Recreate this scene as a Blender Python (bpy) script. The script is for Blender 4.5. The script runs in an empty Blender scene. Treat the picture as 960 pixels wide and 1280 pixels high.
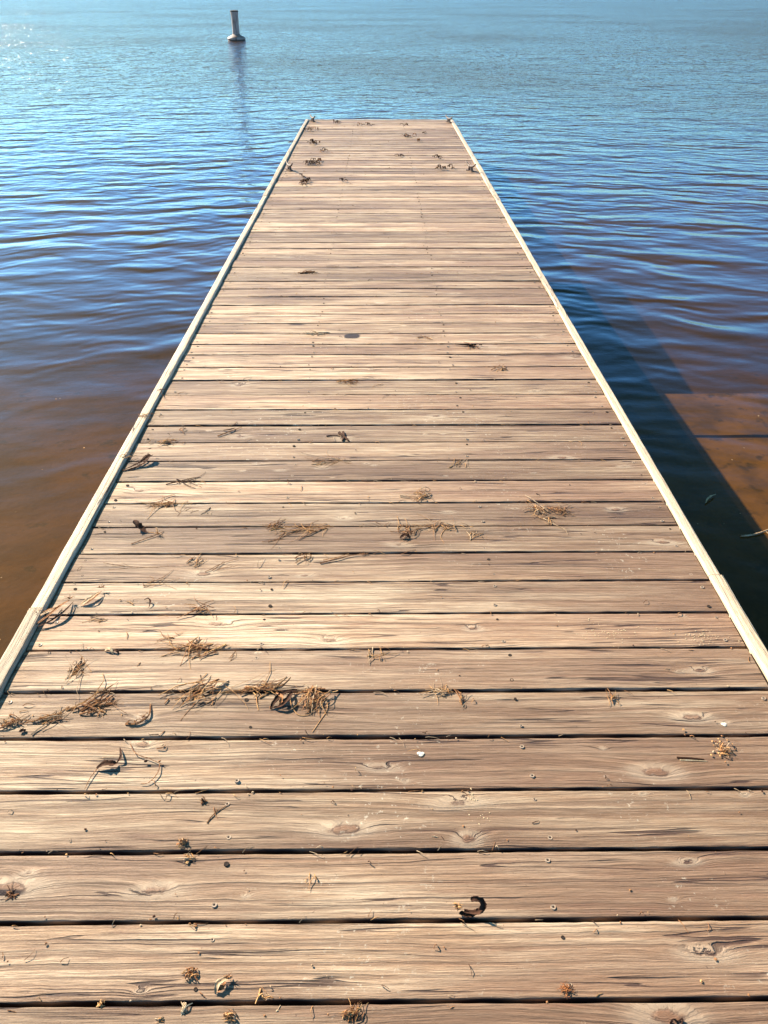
import bpy, math, random
import numpy as np
from mathutils import Vector, Matrix
R = math.radians
rng = np.random.default_rng(11)
random.seed(5)
SC = bpy.context.scene
COL = SC.collection

# ------------------------------------------------------------------ camera model
F, W0, H0 = 985.0, 960.0, 1280.0
PITCH = math.atan(650 / F)
YAW = R(0.39)
DECK = 0.50                       # deck top above the water (z = 0)
CH = 1.465
CAM = Vector((0, 0, DECK + CH))

def at(px, py, z=DECK):
    """where the sight line of a photo pixel meets the level plane z"""
    xc, yc = (px - W0 / 2) / F, -(py - H0 / 2) / F
    cp, sp = math.cos(PITCH), math.sin(PITCH)
    d = Vector((xc, cp + yc * sp, -sp + yc * cp))
    cy, sy = math.cos(-YAW), math.sin(-YAW)
    d = Vector((d.x * cy - d.y * sy, d.x * sy + d.y * cy, d.z))
    t = (z - CAM.z) / d.z
    return CAM + d * t

# ------------------------------------------------------------------ node helpers
class NT:
    def __init__(s, tree):
        s.t = tree; s.n = tree.nodes; s.l = tree.links
    def link(s, a, b): s.l.new(a, b)
    def put(s, sock, v):
        if hasattr(v, 'is_output') or isinstance(v, bpy.types.NodeSocket): s.l.new(v, sock)
        else: sock.default_value = v
    def math(s, op, a, b=0.0, c=None, clamp=False):
        n = s.n.new('ShaderNodeMath'); n.operation = op; n.use_clamp = clamp
        s.put(n.inputs[0], a); s.put(n.inputs[1], b)
        if c is not None: s.put(n.inputs[2], c)
        return n.outputs[0]
    def xyz(s, x, y, z):
        n = s.n.new('ShaderNodeCombineXYZ')
        s.put(n.inputs[0], x); s.put(n.inputs[1], y); s.put(n.inputs[2], z)
        return n.outputs[0]
    def sep(s, v):
        n = s.n.new('ShaderNodeSeparateXYZ'); s.l.new(v, n.inputs[0]); return n.outputs
    def noise(s, vec, scale=1.0, detail=2.0, rough=0.5, dist=0.0):
        n = s.n.new('ShaderNodeTexNoise'); s.l.new(vec, n.inputs['Vector'])
        n.inputs['Scale'].default_value = scale; n.inputs['Detail'].default_value = detail
        n.inputs['Roughness'].default_value = rough; n.inputs['Distortion'].default_value = dist
        return n.outputs['Fac']
    def ramp(s, fac, a, b, lo=0.0, hi=1.0, smooth=True):
        n = s.n.new('ShaderNodeMapRange'); n.interpolation_type = 'SMOOTHSTEP' if smooth else 'LINEAR'
        s.put(n.inputs[0], fac); n.inputs[1].default_value = a; n.inputs[2].default_value = b
        n.inputs[3].default_value = lo; n.inputs[4].default_value = hi
        return n.outputs[0]
    def mix(s, fac, a, b, blend='MIX'):
        n = s.n.new('ShaderNodeMix'); n.data_type = 'RGBA'; n.blend_type = blend
        s.put(n.inputs[0], fac)
        for k, v in ((6, a), (7, b)):
            if isinstance(v, tuple): n.inputs[k].default_value = (v + (1,))[:4]
            else: s.l.new(v, n.inputs[k])
        return n.outputs[2]
    def attr(s, name):
        n = s.n.new('ShaderNodeAttribute'); n.attribute_name = name; return n.outputs['Fac']
    def bump(s, h, strength=1.0, dist=1.0, normal=None):
        n = s.n.new('ShaderNodeBump'); n.inputs['Strength'].default_value = strength
        n.inputs['Distance'].default_value = dist; s.l.new(h, n.inputs['Height'])
        if normal: s.l.new(normal, n.inputs['Normal'])
        return n.outputs[0]

def new_mat(name):
    m = bpy.data.materials.new(name); m.use_nodes = True
    nt = NT(m.node_tree); b = m.node_tree.nodes['Principled BSDF']
    return m, nt, b

def simple_mat(name, c1, c2, scale=60, rough=0.8, bump=0.0005, c3=None, spec=0.3):
    m, k, b = new_mat(name)
    co = k.n.new('ShaderNodeTexCoord').outputs['Object']
    f = k.noise(co, scale, 4, 0.6)
    col = k.mix(k.ramp(f, 0.35, 0.65), c1, c2)
    if c3 is not None:
        col = k.mix(k.ramp(k.noise(co, scale * 3.1, 3, 0.6), 0.55, 0.7), col, c3)
    k.link(col, b.inputs['Base Color']); b.inputs['Roughness'].default_value = rough
    b.inputs['Specular IOR Level'].default_value = spec
    k.link(k.bump(f, 1.0, bump), b.inputs['Normal'])
    return m

# ------------------------------------------------------------------ wood
def wood_mat(name, pale=0.0, vertical_grain=False):
    """weathered softwood: growth bands as contours of a field that bulges round every knot"""
    m, k, b = new_mat(name)
    x = k.attr('gu'); v = k.attr('gv'); seed = k.attr('seed'); kn = k.attr('knot'); dk = k.attr('dark')
    co = k.n.new('ShaderNodeNewGeometry').outputs['Position']
    kn = k.math('MULTIPLY', kn, k.ramp(k.noise(co, 55.0, 3, 0.6), 0.3, 0.7, 0.84, 1.12, False))
    sd = k.math('MULTIPLY', seed, 17.3)
    # large slow waviness of the grain, different on every board
    w1 = k.noise(k.xyz(k.math('MULTIPLY', x, 1.1), k.math('MULTIPLY', v, 6.0), sd), 1.0, 2, 0.5)
    w2 = k.noise(k.xyz(k.math('MULTIPLY', x, 5.0), k.math('MULTIPLY', v, 22.0), k.math('ADD', sd, 5.0)), 1.0, 2, 0.5)
    f = k.math('ADD', v, k.math('MULTIPLY', k.math('SUBTRACT', w1, 0.5), 0.050))
    f = k.math('ADD', f, k.math('MULTIPLY', k.math('SUBTRACT', w2, 0.5), 0.005))
    f = k.math('ADD', f, k.math('MULTIPLY', kn, 0.030))
    g1 = k.noise(k.xyz(k.math('MULTIPLY', x, 0.9), k.math('MULTIPLY', f, 95.0), sd), 1.0, 1.5, 0.6)       # growth bands
    g2 = k.noise(k.xyz(k.math('MULTIPLY', x, 7.0), k.math('MULTIPLY', f, 420.0), sd), 1.0, 2, 0.6)        # fibres
    g3 = k.noise(k.xyz(k.math('MULTIPLY', x, 3.0), k.math('MULTIPLY', v, 28.0), sd), 1.0, 4, 0.65)         # weather patches
    g4 = k.noise(k.xyz(k.math('MULTIPLY', x, 0.8), k.math('MULTIPLY', v, 5.0), k.math('ADD', sd, 9)), 1.0, 2, 0.5)
    band = k.ramp(g1, 0.44, 0.64)
    fib = k.ramp(g2, 0.33, 0.68)
    hi = (0.72, 0.555, 0.395); mid = (0.455, 0.300, 0.188); lo = (0.095, 0.042, 0.024); grey = (0.265, 0.166, 0.112)
    if pale:
        hi = (0.72, 0.59, 0.43); mid = (0.62, 0.49, 0.34); lo = (0.44, 0.32, 0.21); grey = (0.54, 0.43, 0.32)
    col = k.mix(k.ramp(g3, 0.36, 0.66), mid, hi)
    bt = k.noise(k.xyz(k.math('MULTIPLY', seed, 7.77), 0.3, 0.1), 1.0, 0)
    col = k.mix(k.math('MULTIPLY', k.ramp(g4, 0.4, 0.66), 0.75), col, grey)
    col = k.mix(k.math('MULTIPLY', band, 0.46), col, lo)
    col = k.mix(k.math('MULTIPLY', fib, 0.42), col, lo)
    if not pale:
        brown_right = k.ramp(k.math('ADD', k.sep(co)[0], k.math('MULTIPLY', k.math('SUBTRACT', g4, .5), 1.6)), -.5, 1.0)
        brown_right = k.math('MULTIPLY', brown_right, k.ramp(k.sep(co)[1], 7.0, 1.0, .12, 1.0))
        col = k.mix(k.math('MULTIPLY', brown_right, .56), col, (0.200, 0.112, 0.070))  # browner toward the right and the near end, broken up by noise
    # tone of the whole board
    tone = k.ramp(bt, 0.3, 0.7, 0.74, 1.20, False)
    g5 = k.noise(k.xyz(k.math('MULTIPLY', x, 4.0), k.math('MULTIPLY', v, 45.0), k.math('ADD', sd, 2)), 1.0, 5, 0.7)
    col = k.mix(k.math('MULTIPLY', k.ramp(g5, 0.55, 0.70), 0.42), col, (0.18, 0.088, 0.058))
    col = k.mix(1.0, col, k.xyz(tone, tone, tone), 'MULTIPLY')
    # raised fibres: short broken flecks
    g6 = k.noise(k.xyz(k.math('MULTIPLY', x, 16.0), k.math('MULTIPLY', f, 330.0), sd), 1.0, 4, 0.75)
    fl = k.ramp(g6, 0.36, 0.64, 0.74, 1.20, False)
    col = k.mix(1.0, col, k.xyz(fl, fl, fl), 'MULTIPLY')
    ht = k.noise(k.xyz(k.math('MULTIPLY', seed, 4.13), 2.3, 0.9), 1.0, 0)
    col = k.mix(k.ramp(ht, 0.35, 0.65, 0.0, 0.18), col, k.mix(1.0, col, (0.80, 0.86, 0.95), 'MULTIPLY'))
    # knots: pale halo, dark rim, brown heart
    halo = k.math('MULTIPLY', k.ramp(kn, 0.10, 0.40), k.ramp(kn, 0.86, 0.55))
    col = k.mix(k.math('MULTIPLY', halo, 0.25), col, (0.62, 0.52, 0.40))
    heart = k.ramp(kn, 0.72, 0.86)
    col = k.mix(k.math('MULTIPLY', heart, 0.62), col, (0.20, 0.105, 0.065))
    rim = k.math('MULTIPLY', k.ramp(kn, 0.66, 0.73), k.ramp(kn, 0.83, 0.75))
    col = k.mix(k.math('MULTIPLY', rim, k.ramp(g3, 0.35, 0.6, 0.2, 0.8)), col, (0.10, 0.055, 0.04))
    # drying cracks that follow the grain
    cn = k.noise(k.xyz(k.math('MULTIPLY', x, 1.9), k.math('MULTIPLY', f, 62.0), k.math('ADD', sd, 3.1)), 1.0, 1.0, 0.5)
    amt = k.ramp(k.noise(k.xyz(k.math('MULTIPLY', seed, 3.3), 0.7, k.math('MULTIPLY', x, 0.8)), 1.0, 1), 0.35, 0.65, 0.0, 0.05, False)
    cn = k.math('ABSOLUTE', k.math('SUBTRACT', cn, 0.5))
    gate = k.ramp(k.noise(k.xyz(k.math('MULTIPLY', x, 1.6), k.math('MULTIPLY', f, 30.0), k.math('ADD', sd, 7.7)), 1.0, 2), 0.49, 0.59)
    crack = k.math('MULTIPLY', k.ramp(cn, 0.026, 0.010), gate)
    col = k.mix(k.math('MULTIPLY', crack, 0.85), col, (0.045, 0.022, 0.018))
    # mould speckles
    co = k.n.new('ShaderNodeNewGeometry').outputs['Position']
    sp = k.noise(co, 120.0, 3, 0.65)
    col = k.mix(k.math('MULTIPLY', k.ramp(sp, 0.66, 0.74), 0.7), col, (0.10, 0.06, 0.045))
    sp2 = k.noise(co, 75.0, 4, 0.7)
    patch = k.ramp(k.noise(co, 3.0, 2), 0.5, 0.7)
    col = k.mix(k.math('MULTIPLY', k.math('MULTIPLY', k.ramp(sp2, 0.60, 0.68), patch), 0.6), col, (0.62, 0.56, 0.46))
    # gap darkness painted along the plank edges, and hand placed stains
    col = k.mix(k.ramp(dk, 0.12, 0.70), col, (0.030, 0.016, 0.016))
    k.link(col, b.inputs['Base Color'])
    b.inputs['Roughness'].default_value = 0.55
    k.link(k.ramp(g3, 0.3, 0.7, 0.50, 0.68), b.inputs['Roughness'])
    b.inputs['Specular IOR Level'].default_value = 0.25
    h = k.math('MULTIPLY', band, -0.0009)
    h = k.math('ADD', h, k.math('MULTIPLY', g6, -0.0022))
    h = k.math('ADD', h, k.math('MULTIPLY', crack, -0.0035))
    h = k.math('ADD', h, k.math('MULTIPLY', heart, 0.0010))
    k.link(k.bump(h, 1.0, 1.0), b.inputs['Normal'])
    return m

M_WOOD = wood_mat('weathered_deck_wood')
M_RAIL = wood_mat('bleached_edge_wood', pale=1)
M_UNDER = simple_mat('damp_frame_wood', (0.16, 0.10, 0.07), (0.24, 0.17, 0.12), 14, 0.8, 0.002)

# ------------------------------------------------------------------ object helpers
def link(o, parent=None):
    COL.objects.link(o)
    if parent: o.parent = parent
    return o
def mesh_obj(name, verts, faces, mats, parent=None, smooth=False, fmat=None, attrs=None, loc=(0, 0, 0)):
    me = bpy.data.meshes.new(name)
    me.from_pydata([tuple(map(float, v)) for v in verts], [], [tuple(int(i) for i in f) for f in faces])
    for m in (mats if isinstance(mats, (list, tuple)) else [mats]): me.materials.append(m)
    if smooth: me.polygons.foreach_set('use_smooth', [True] * len(me.polygons))
    if fmat is not None: me.polygons.foreach_set('material_index', fmat)
    for an, arr in (attrs or {}).items():
        a = me.attributes.new(an, 'FLOAT', 'POINT'); a.data.foreach_set('value', np.asarray(arr, dtype=np.float32))
    me.update()
    o = bpy.data.objects.new(name, me); o.location = loc
    return link(o, parent)
def tag(o, label=None, cat=None, group=None, kind=None):
    if label: o['label'] = label
    if cat: o['category'] = cat
    if group: o['group'] = group
    if kind: o['kind'] = kind
    return o
def empty(name, loc):
    o = bpy.data.objects.new(name, None); o.location = loc; o.empty_display_size = 0.1
    return link(o)
def smooth_noise(n, step, amp, r):
    kx = np.arange(0, n + step * 3, step); kv = r.normal(0, 1, len(kx))
    return np.interp(np.arange(n), kx, kv) * amp

# ------------------------------------------------------------------ the dock
XL, XR = -0.9435, 0.9840
lines = [1253, 1151, 1063.5, 988, 921, 863.5, 811.5, 767, 727, 691.5, 658, 628.5, 601, 575.5, 552.5, 531.5, 512, 493.5, 475, 459, 443, 430]
gl = [at(472, y).y for y in lines]
YEND = at(472, 150.5).y
step = 0.1461
n_more = int(round((YEND - gl[-1]) / step)); st2 = (YEND - gl[-1]) / n_more
gaps = [gl[0] - step * i for i in range(14, 0, -1)] + gl + [gl[-1] + st2 * i for i in range(1, n_more + 1)]
Y0 = gaps[0]
KN = [  # px, py, half length (m), half width (m), strength
 (430, 1037, .045, .016, 1.0), (585, 1049, .020, .014, 1.0), (572, 1004, .05, .014, .80), (820, 965, .040, .017, 1.0),
 (866, 897, .035, .013, .95), (193, 1113, .040, .014, .85), (412, 801, .030, .014, .92), (592, 786, .018, .010, 1.0),
 (828, 678, .030, .012, 1.0), (770, 637, .022, .012, .95), (702, 572, .03, .014, .9), (178, 930, .022, .013, 1.0), (8, 1112, .05, .018, 1.0),
 (545, 520, .022, .014, .95), (430, 548, .022, .015, 1.0), (875, 839, .020, .010, .95), (835, 1272, .040, .018, 1.0),
 (180, 898, .018, .010, .95), (430, 648, .02, .01, .8), (300, 545, .03, .013, .9), (240, 630, .04, .012, .8), (722, 446, .05, .018, .85), (560, 640, .02, .009, .7)]
knots = []
for px, py, a, c, s in KN:
    p = at(px, py); knots.append((p.x, p.y, a, c, s))
DK = [(440, 420, .036, .028, 1.6), (371, 405, .050, .022, .62), (430, 545, .010, .016, 1.2), (8, 1116, .035, .008, .8)]
darks = []
for px, py, a, c, s in DK:
    p = at(px, py); darks.append((p.x, p.y, a, c, s))

V, Fc, A_u, A_v, A_s, A_k, A_d = [], [], [], [], [], [], []
nv_total = 0
for i in range(len(gaps) - 1):
    ya, yb = gaps[i], gaps[i + 1]
    r = np.random.default_rng(1000 + i)
    g = (0.0034 if gaps[i] < 4 else 0.0042) + r.uniform(-0.0006, 0.0014)
    ya += g; yb -= g * r.uniform(0.8, 1.1)
    near = 0.3 < yb and ya < 3.2
    nu = 340 if near else (170 if ya < 6.5 and yb > 0 else 70)
    nv = 22 if near else (10 if ya < 6.5 else 5)
    xs = np.linspace(XL + r.uniform(0, .002), XR - r.uniform(0, .004), nu)
    # profile across: rounded arris
    e = 0.0035
    t = np.concatenate([[0], [0.0008, e * .45], np.linspace(e, (yb - ya) - e, nv), [(yb - ya) - e * .45, (yb - ya) - 0.0008], [yb - ya]])
    zz = np.concatenate([[-e * 1.2], [-e * .5, -e * .12], np.zeros(nv), [-e * .12, -e * .5], [-e * 1.2]])
    np_ = len(t)
    wa = smooth_noise(nu, nu / 9, 0.0006, r) + smooth_noise(nu, max(2, nu / 90), 0.00035, r)
    wb = smooth_noise(nu, nu / 9, 0.0006, r) + smooth_noise(nu, max(2, nu / 90), 0.00035, r)
    bow = smooth_noise(nu, nu / 4, 0.0009, r)
    dz = r.normal(0, 0.0007); cup = r.uniform(-0.0012, 0.0016); tilt = r.normal(0, 0.004)
    w = yb - ya; q = t / w
    Yg = ya + t[None, :] + wa[:, None] * (1 - q)[None, :] + wb[:, None] * q[None, :]
    Zg = DECK + dz + zz[None, :] + bow[:, None] + cup * ((q - .5) ** 2 * 4 - .4)[None, :] + tilt * (t - w / 2)[None, :]
    Xg = np.repeat(xs[:, None], np_, 1)
    kf = np.zeros_like(Xg)
    mine = [kk for kk in knots if ya - .01 < kk[1] < yb + .01]
    for _ in range(r.poisson(0.9 if not mine else 0.4)):
        s = r.uniform(.010, .026)
        mine.append((r.uniform(XL, XR), r.uniform(ya + .02, yb - .02), s * r.uniform(1.3, 2.2), s * .6, r.uniform(.7, 1.0)))
    for _ in range(r.poisson(1.6)):      # tiny pin knots
        mine.append((r.uniform(XL, XR), r.uniform(ya + .01, yb - .01), .008, .004, r.uniform(.6, .95)))
    sx = r.uniform(-.3, .3)
    for (kx, ky, a, c, s) in mine:
        dx = (Xg - kx); dy = (Yg - ky) + dx * sx * .3
        rr = (dx / a) ** 2 + (dy / c) ** 2
        kf = np.maximum(kf, 0) + s * (0.62 * np.exp(-rr * 1.0) + 0.38 * np.exp(-(dx / (a * 2.6)) ** 2 - (dy / (c * 1.9)) ** 2)) * (1 - np.minimum(kf, .6))
    Zg = Zg + np.clip(kf - .6, 0, .4) * 0.002
    df = np.zeros_like(Xg)
    for (kx, ky, a, c, s) in darks:
        if ya - .03 < ky < yb + .03 and ya - .002 < ky < yb + .002 or abs(ky - (ya + yb) / 2) < w / 2:
            df = np.maximum(df, s * np.exp(-((Xg - kx) / a) ** 4 - ((Yg - ky) / c) ** 4))
    edge = np.exp(-np.minimum(t, w - t) / 0.0022)
    df = np.maximum(df, 0.85 * edge[None, :] * (0.6 + 0.4 * np.sin(xs * 37 + i))[:, None])
    top = np.stack([Xg, Yg, Zg], -1).reshape(-1, 3)
    # bottom two rows
    zb = DECK - 0.036
    bot = np.concatenate([np.stack([xs, np.full(nu, ya), np.full(nu, zb)], -1), np.stack([xs, np.full(nu, yb), np.full(nu, zb)], -1)])
    base = nv_total
    V.append(top); V.append(bot)
    ii, jj = np.meshgrid(np.arange(nu - 1), np.arange(np_ - 1), indexing='ij')
    a0 = (ii * np_ + jj).ravel() + base
    Fc.append(np.stack([a0, a0 + np_, a0 + np_ + 1, a0 + 1], -1))
    b0 = base + nu * np_
    kk = np.arange(nu - 1)
    Fc.append(np.stack([b0 + kk, b0 + kk + 1, base + (kk + 1) * np_, base + kk * np_], -1))
    Fc.append(np.stack([base + kk * np_ + np_ - 1, base + (kk + 1) * np_ + np_ - 1, b0 + nu + kk + 1, b0 + nu + kk], -1))
    Fc.append(np.stack([b0 + nu + kk, b0 + nu + kk + 1, b0 + kk + 1, b0 + kk], -1))
    # end grain caps as fans of quads against the bottom edge
    for (c0, bl, br, rev) in ((base, b0, b0 + nu, False), (base + (nu - 1) * np_, b0 + nu - 1, b0 + 2 * nu - 1, True)):
        tri = []
        m = np_ // 2
        for j in range(np_ - 1):
            tri.append([c0 + j, c0 + j + 1, bl if j < m else br, bl if j < m else br])
        tri = [[p[0], p[1], p[2]] for p in tri] + [[c0 + m, br, bl]]
        if rev: tri = [p[::-1] for p in tri]
        Fc.append(tri)
    off = r.uniform(0, 9)
    flip = r.choice([-1, 1])
    A_u += list(Xg.ravel() * flip + off) + list(xs * flip + off) * 2
    A_v += list(np.repeat((t - w / 2)[None, :], nu, 0).ravel()) + [-.1] * nu + [.1] * nu
    A_s += [i + 1.0 + r.uniform(0, .9)] * (nu * np_ + 2 * nu)
    A_k += list(kf.ravel()) + [0] * (2 * nu)
    A_d += list(df.ravel()) + [.6] * (2 * nu)
    nv_total += nu * np_ + 2 * nu
dock = empty('dock', (0, YEND / 2, DECK))
tag(dock, 'long narrow weathered wooden dock of crosswise planks reaching out over the lake', 'dock')
off_dock = Vector((0, -YEND / 2, -DECK))
def part(name, verts, faces, mats, parent, **kw):
    o = mesh_obj(name, verts, faces, mats, parent, **kw)
    o.location = off_dock if parent is dock else (0, 0, 0)
    return o
faces = [f for blk in Fc for f in (blk.tolist() if hasattr(blk, 'tolist') else blk)]
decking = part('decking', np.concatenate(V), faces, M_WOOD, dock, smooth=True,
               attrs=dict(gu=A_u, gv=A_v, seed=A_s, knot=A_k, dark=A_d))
try: decking.data.set_sharp_from_angle(angle=R(50))
except Exception: pass

# edge boards with slightly irregular sawn tops
def edge_board(name, x0, x1, y0, y1, ztop, zbot, seed, axis='y', parent=dock):
    r = np.random.default_rng(seed)
    n = max(4, int((y1 - y0) / 0.03))
    ys = np.linspace(y0, y1, n)
    ch = 0.003
    prof = [(x0, zbot), (x0, ztop - ch * 1.3), (x0 + ch * .5, ztop - ch * .4), (x0 + ch * 1.3, ztop)] + \
           [(x0 + (x1 - x0) * q, ztop) for q in (.25, .4, .55, .7)] + \
           [(x1 - ch * 1.3, ztop), (x1 - ch * .5, ztop - ch * .4), (x1, ztop - ch * 1.3), (x1, zbot)]
    npf = len(prof)
    wl = smooth_noise(n, 22, .0016, r) + smooth_noise(n, 3, .0007, r)
    wr = smooth_noise(n, 22, .0016, r) + smooth_noise(n, 3, .0007, r)
    wz = smooth_noise(n, 30, .0012, r)
    vs, gu, gv = [], [], []
    for a in range(n):
        for (px, pz) in prof:
            q = (px - x0) / (x1 - x0)
            X = px + wl[a] * (1 - q) + wr[a] * q; Z = pz + (wz[a] if pz > zbot else 0)
            vs.append((X, ys[a], Z) if axis == 'y' else (ys[a], X, Z))
            gu.append(ys[a] + seed * 3.1); gv.append(px - x0 + (ztop - pz))
    fs = []
    for a in range(n - 1):
        for j in range(npf):
            j2 = (j + 1) % npf
            fs.append((a * npf + j, a * npf + j2, (a + 1) * npf + j2, (a + 1) * npf + j))
    fs.append(tuple(range(npf))[::-1]); fs.append(tuple((n - 1) * npf + j for j in range(npf)))
    if axis == 'y': fs = [f[::-1] for f in fs]
    N = len(vs)
    o = part(name, vs, fs, M_RAIL, parent, smooth=True, attrs=dict(gu=gu, gv=gv, seed=[seed * 1.7] * N, knot=[0] * N, dark=[0] * N))
    try: o.data.set_sharp_from_angle(angle=R(50))
    except Exception: pass
    return o
RT = DECK + 0.0095
j1, j2 = at(890, 721).y, at(610, 252).y
edge_board('edge_board', .9885, 1.0270, Y0, j1 - .002, RT, DECK - .19, 12)
edge_board('edge_board', .9875, 1.0215, j1 + .001, j2, RT - .001, DECK - .19, 2)
edge_board('edge_board', .9880, 1.0270, j2 + .003, YEND + .002, RT, DECK - .19, 3)
k1, k2 = at(60, 765).y, at(335, 247).y
edge_board('edge_board', -.9880, -.9465, Y0, k1 - .002, RT + .007, DECK - .19, 4)
edge_board('edge_board', -.9850, -.9470, k1 + .001, k2, RT + .006, DECK - .19, 5)
edge_board('edge_board', -.9900, -.9490, k2 + .003, YEND + .002, RT + .006, DECK - .19, 6)
edge_board('end_board', YEND + .006, YEND + .044, -.990, 1.027, DECK + .004, DECK - .19, 7, axis='x')

def box(x0, x1, y0, y1, z0, z1):
    v = [(x, y, z) for z in (z0, z1) for y in (y0, y1) for x in (x0, x1)]
    f = [(0, 2, 3, 1), (4, 5, 7, 6), (0, 1, 5, 4), (2, 6, 7, 3), (0, 4, 6, 2), (1, 3, 7, 5)]
    return v, f
JX = (-.32, .34)
for x in (-.905, -.32, .34, .945):
    v, f = box(x - .019, x + .019, Y0 + .02, YEND - .02, DECK - .036 - .14, DECK - .0372)
    part('stringer', v, f, M_UNDER, dock)
def lathe(prof, n=24, cx=0, cy=0):
    vs, fs = [], []
    for (r, z) in prof:
        for a in range(n):
            t = 2 * math.pi * a / n; vs.append((cx + r * math.cos(t), cy + r * math.sin(t), z))
    for i in range(len(prof) - 1):
        for a in range(n):
            b = (a + 1) % n; fs.append((i * n + a, i * n + b, (i + 1) * n + b, (i + 1) * n + a))
    fs.append(tuple(range(n))[::-1]); fs.append(tuple((len(prof) - 1) * n + a for a in range(n)))
    return vs, fs
for y in (1.0, 3.6, 6.2, 8.8, YEND - .25):
    for x in (-.80, .84):
        v, f = lathe([(.082, -3.2), (.08, -.5), (.078, DECK - .045)], 20, x, y)
        part('piling', v, f, M_UNDER, dock, smooth=False)
    v, f = box(-.93, .97, y - .115, y - .083, DECK - .33, DECK - .178)
    part('cross_beam', v, f, M_UNDER, dock)

# screw heads: bright worn ring, dark drive recess
M_SCREW = simple_mat('worn_screw_steel', (0.42, 0.33, 0.25), (0.25, 0.17, 0.12), 400, 0.45, 0.0001)
M_HOLE = simple_mat('screw_recess', (0.02, 0.012, 0.01), (0.03, 0.02, 0.015), 400, 0.9, 0.0001)
def screw_mesh(r0, r1, mi, n=12):
    v, f, mm = [], [], []
    for rr, zz in ((r0, 0), (r1, .0004), (r1 * 1.12, -.002)):
        for a in range(n):
            t = 2 * math.pi * a / n; v.append((rr * math.cos(t), rr * math.sin(t), zz))
    for q in range(2):
        for a in range(n):
            a2 = (a + 1) % n
            f.append((q * n + a, (q + 1) * n + a, (q + 1) * n + a2, q * n + a2)); mm.append(mi)
    f.append(tuple(range(n))); mm.append(1)
    return v, f, mm
kinds = [screw_mesh(.0024, .0050, 0), screw_mesh(.0024, .0050, 1), screw_mesh(.0019, .0034, 0), screw_mesh(.0019, .0034, 1)]
protos = []
for v, f, mm in kinds:
    me = bpy.data.meshes.new('screw_head'); me.from_pydata(v, [], f)
    me.materials.append(M_SCREW); me.materials.append(M_HOLE); me.polygons.foreach_set('material_index', mm); protos.append(me)
spots = []
for i in range(len(gaps) - 1):
    ya, yb = gaps[i], gaps[i + 1]
    for x in (-.905, -.32, .34, .945):
        for q in (.2, .8):
            if random.random() < .12: continue
            spots.append((x + random.uniform(-.012, .012), ya + (yb - ya) * (q + random.uniform(-.05, .05)), random.choices((0, 1, 2, 3), (4, 2, 2, 2))[0]))
lim = at(480, 1279).y
seen = sorted([p for p in spots if p[1] > lim and abs(p[0]) < .487 * 1.0 * (p[1] + .97) * .995], key=lambda p: p[1])[:95]
sv, sf, sm = [], [], []
for p in spots:
    z = DECK + .0012
    if p in seen:
        o = bpy.data.objects.new('screw_head', protos[p[2]]); COL.objects.link(o); o.parent = decking; o.location = (p[0], p[1], z)
    else:
        v, f, mm = kinds[p[2]]; b = len(sv)
        sv += [(p[0] + q[0], p[1] + q[1], z + q[2]) for q in v]; sf += [tuple(b + j for j in q) for q in f]; sm += mm
o = part('screw_heads', sv, sf, [M_SCREW, M_HOLE], decking, fmat=sm); o.location = (0, 0, 0); o['kind'] = 'stuff'

# ------------------------------------------------------------------ dry plant scraps
M_DRY = simple_mat('dry_grass', (0.60, 0.34, 0.14), (0.34, 0.155, 0.055), 90, 0.85, 0.0006, (0.70, 0.48, 0.27))
M_ROOT = simple_mat('brown_roots', (0.34, 0.155, 0.065), (0.17, 0.07, 0.03), 90, 0.85, 0.0006, (0.52, 0.29, 0.13))
M_DARK = simple_mat('dark_dead_leaf', (0.035, 0.017, 0.012), (0.075, 0.035, 0.022), 50, 0.8, 0.0008, None, .1)
M_REED = simple_mat('pale_reed', (0.50, 0.37, 0.24), (0.30, 0.19, 0.11), 60, 0.75, 0.0006)
M_RUST = simple_mat('rusty_fluff', (0.42, 0.17, 0.06), (0.28, 0.10, 0.04), 200, 0.9, 0.0005)
M_PALE = simple_mat('pale_crumb', (0.62, 0.50, 0.34), (0.45, 0.32, 0.19), 200, 0.9, 0.0005)
M_WHITE = simple_mat('dried_dropping', (0.80, 0.78, 0.70), (0.66, 0.62, 0.52), 200, 0.8, 0.0003)

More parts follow.
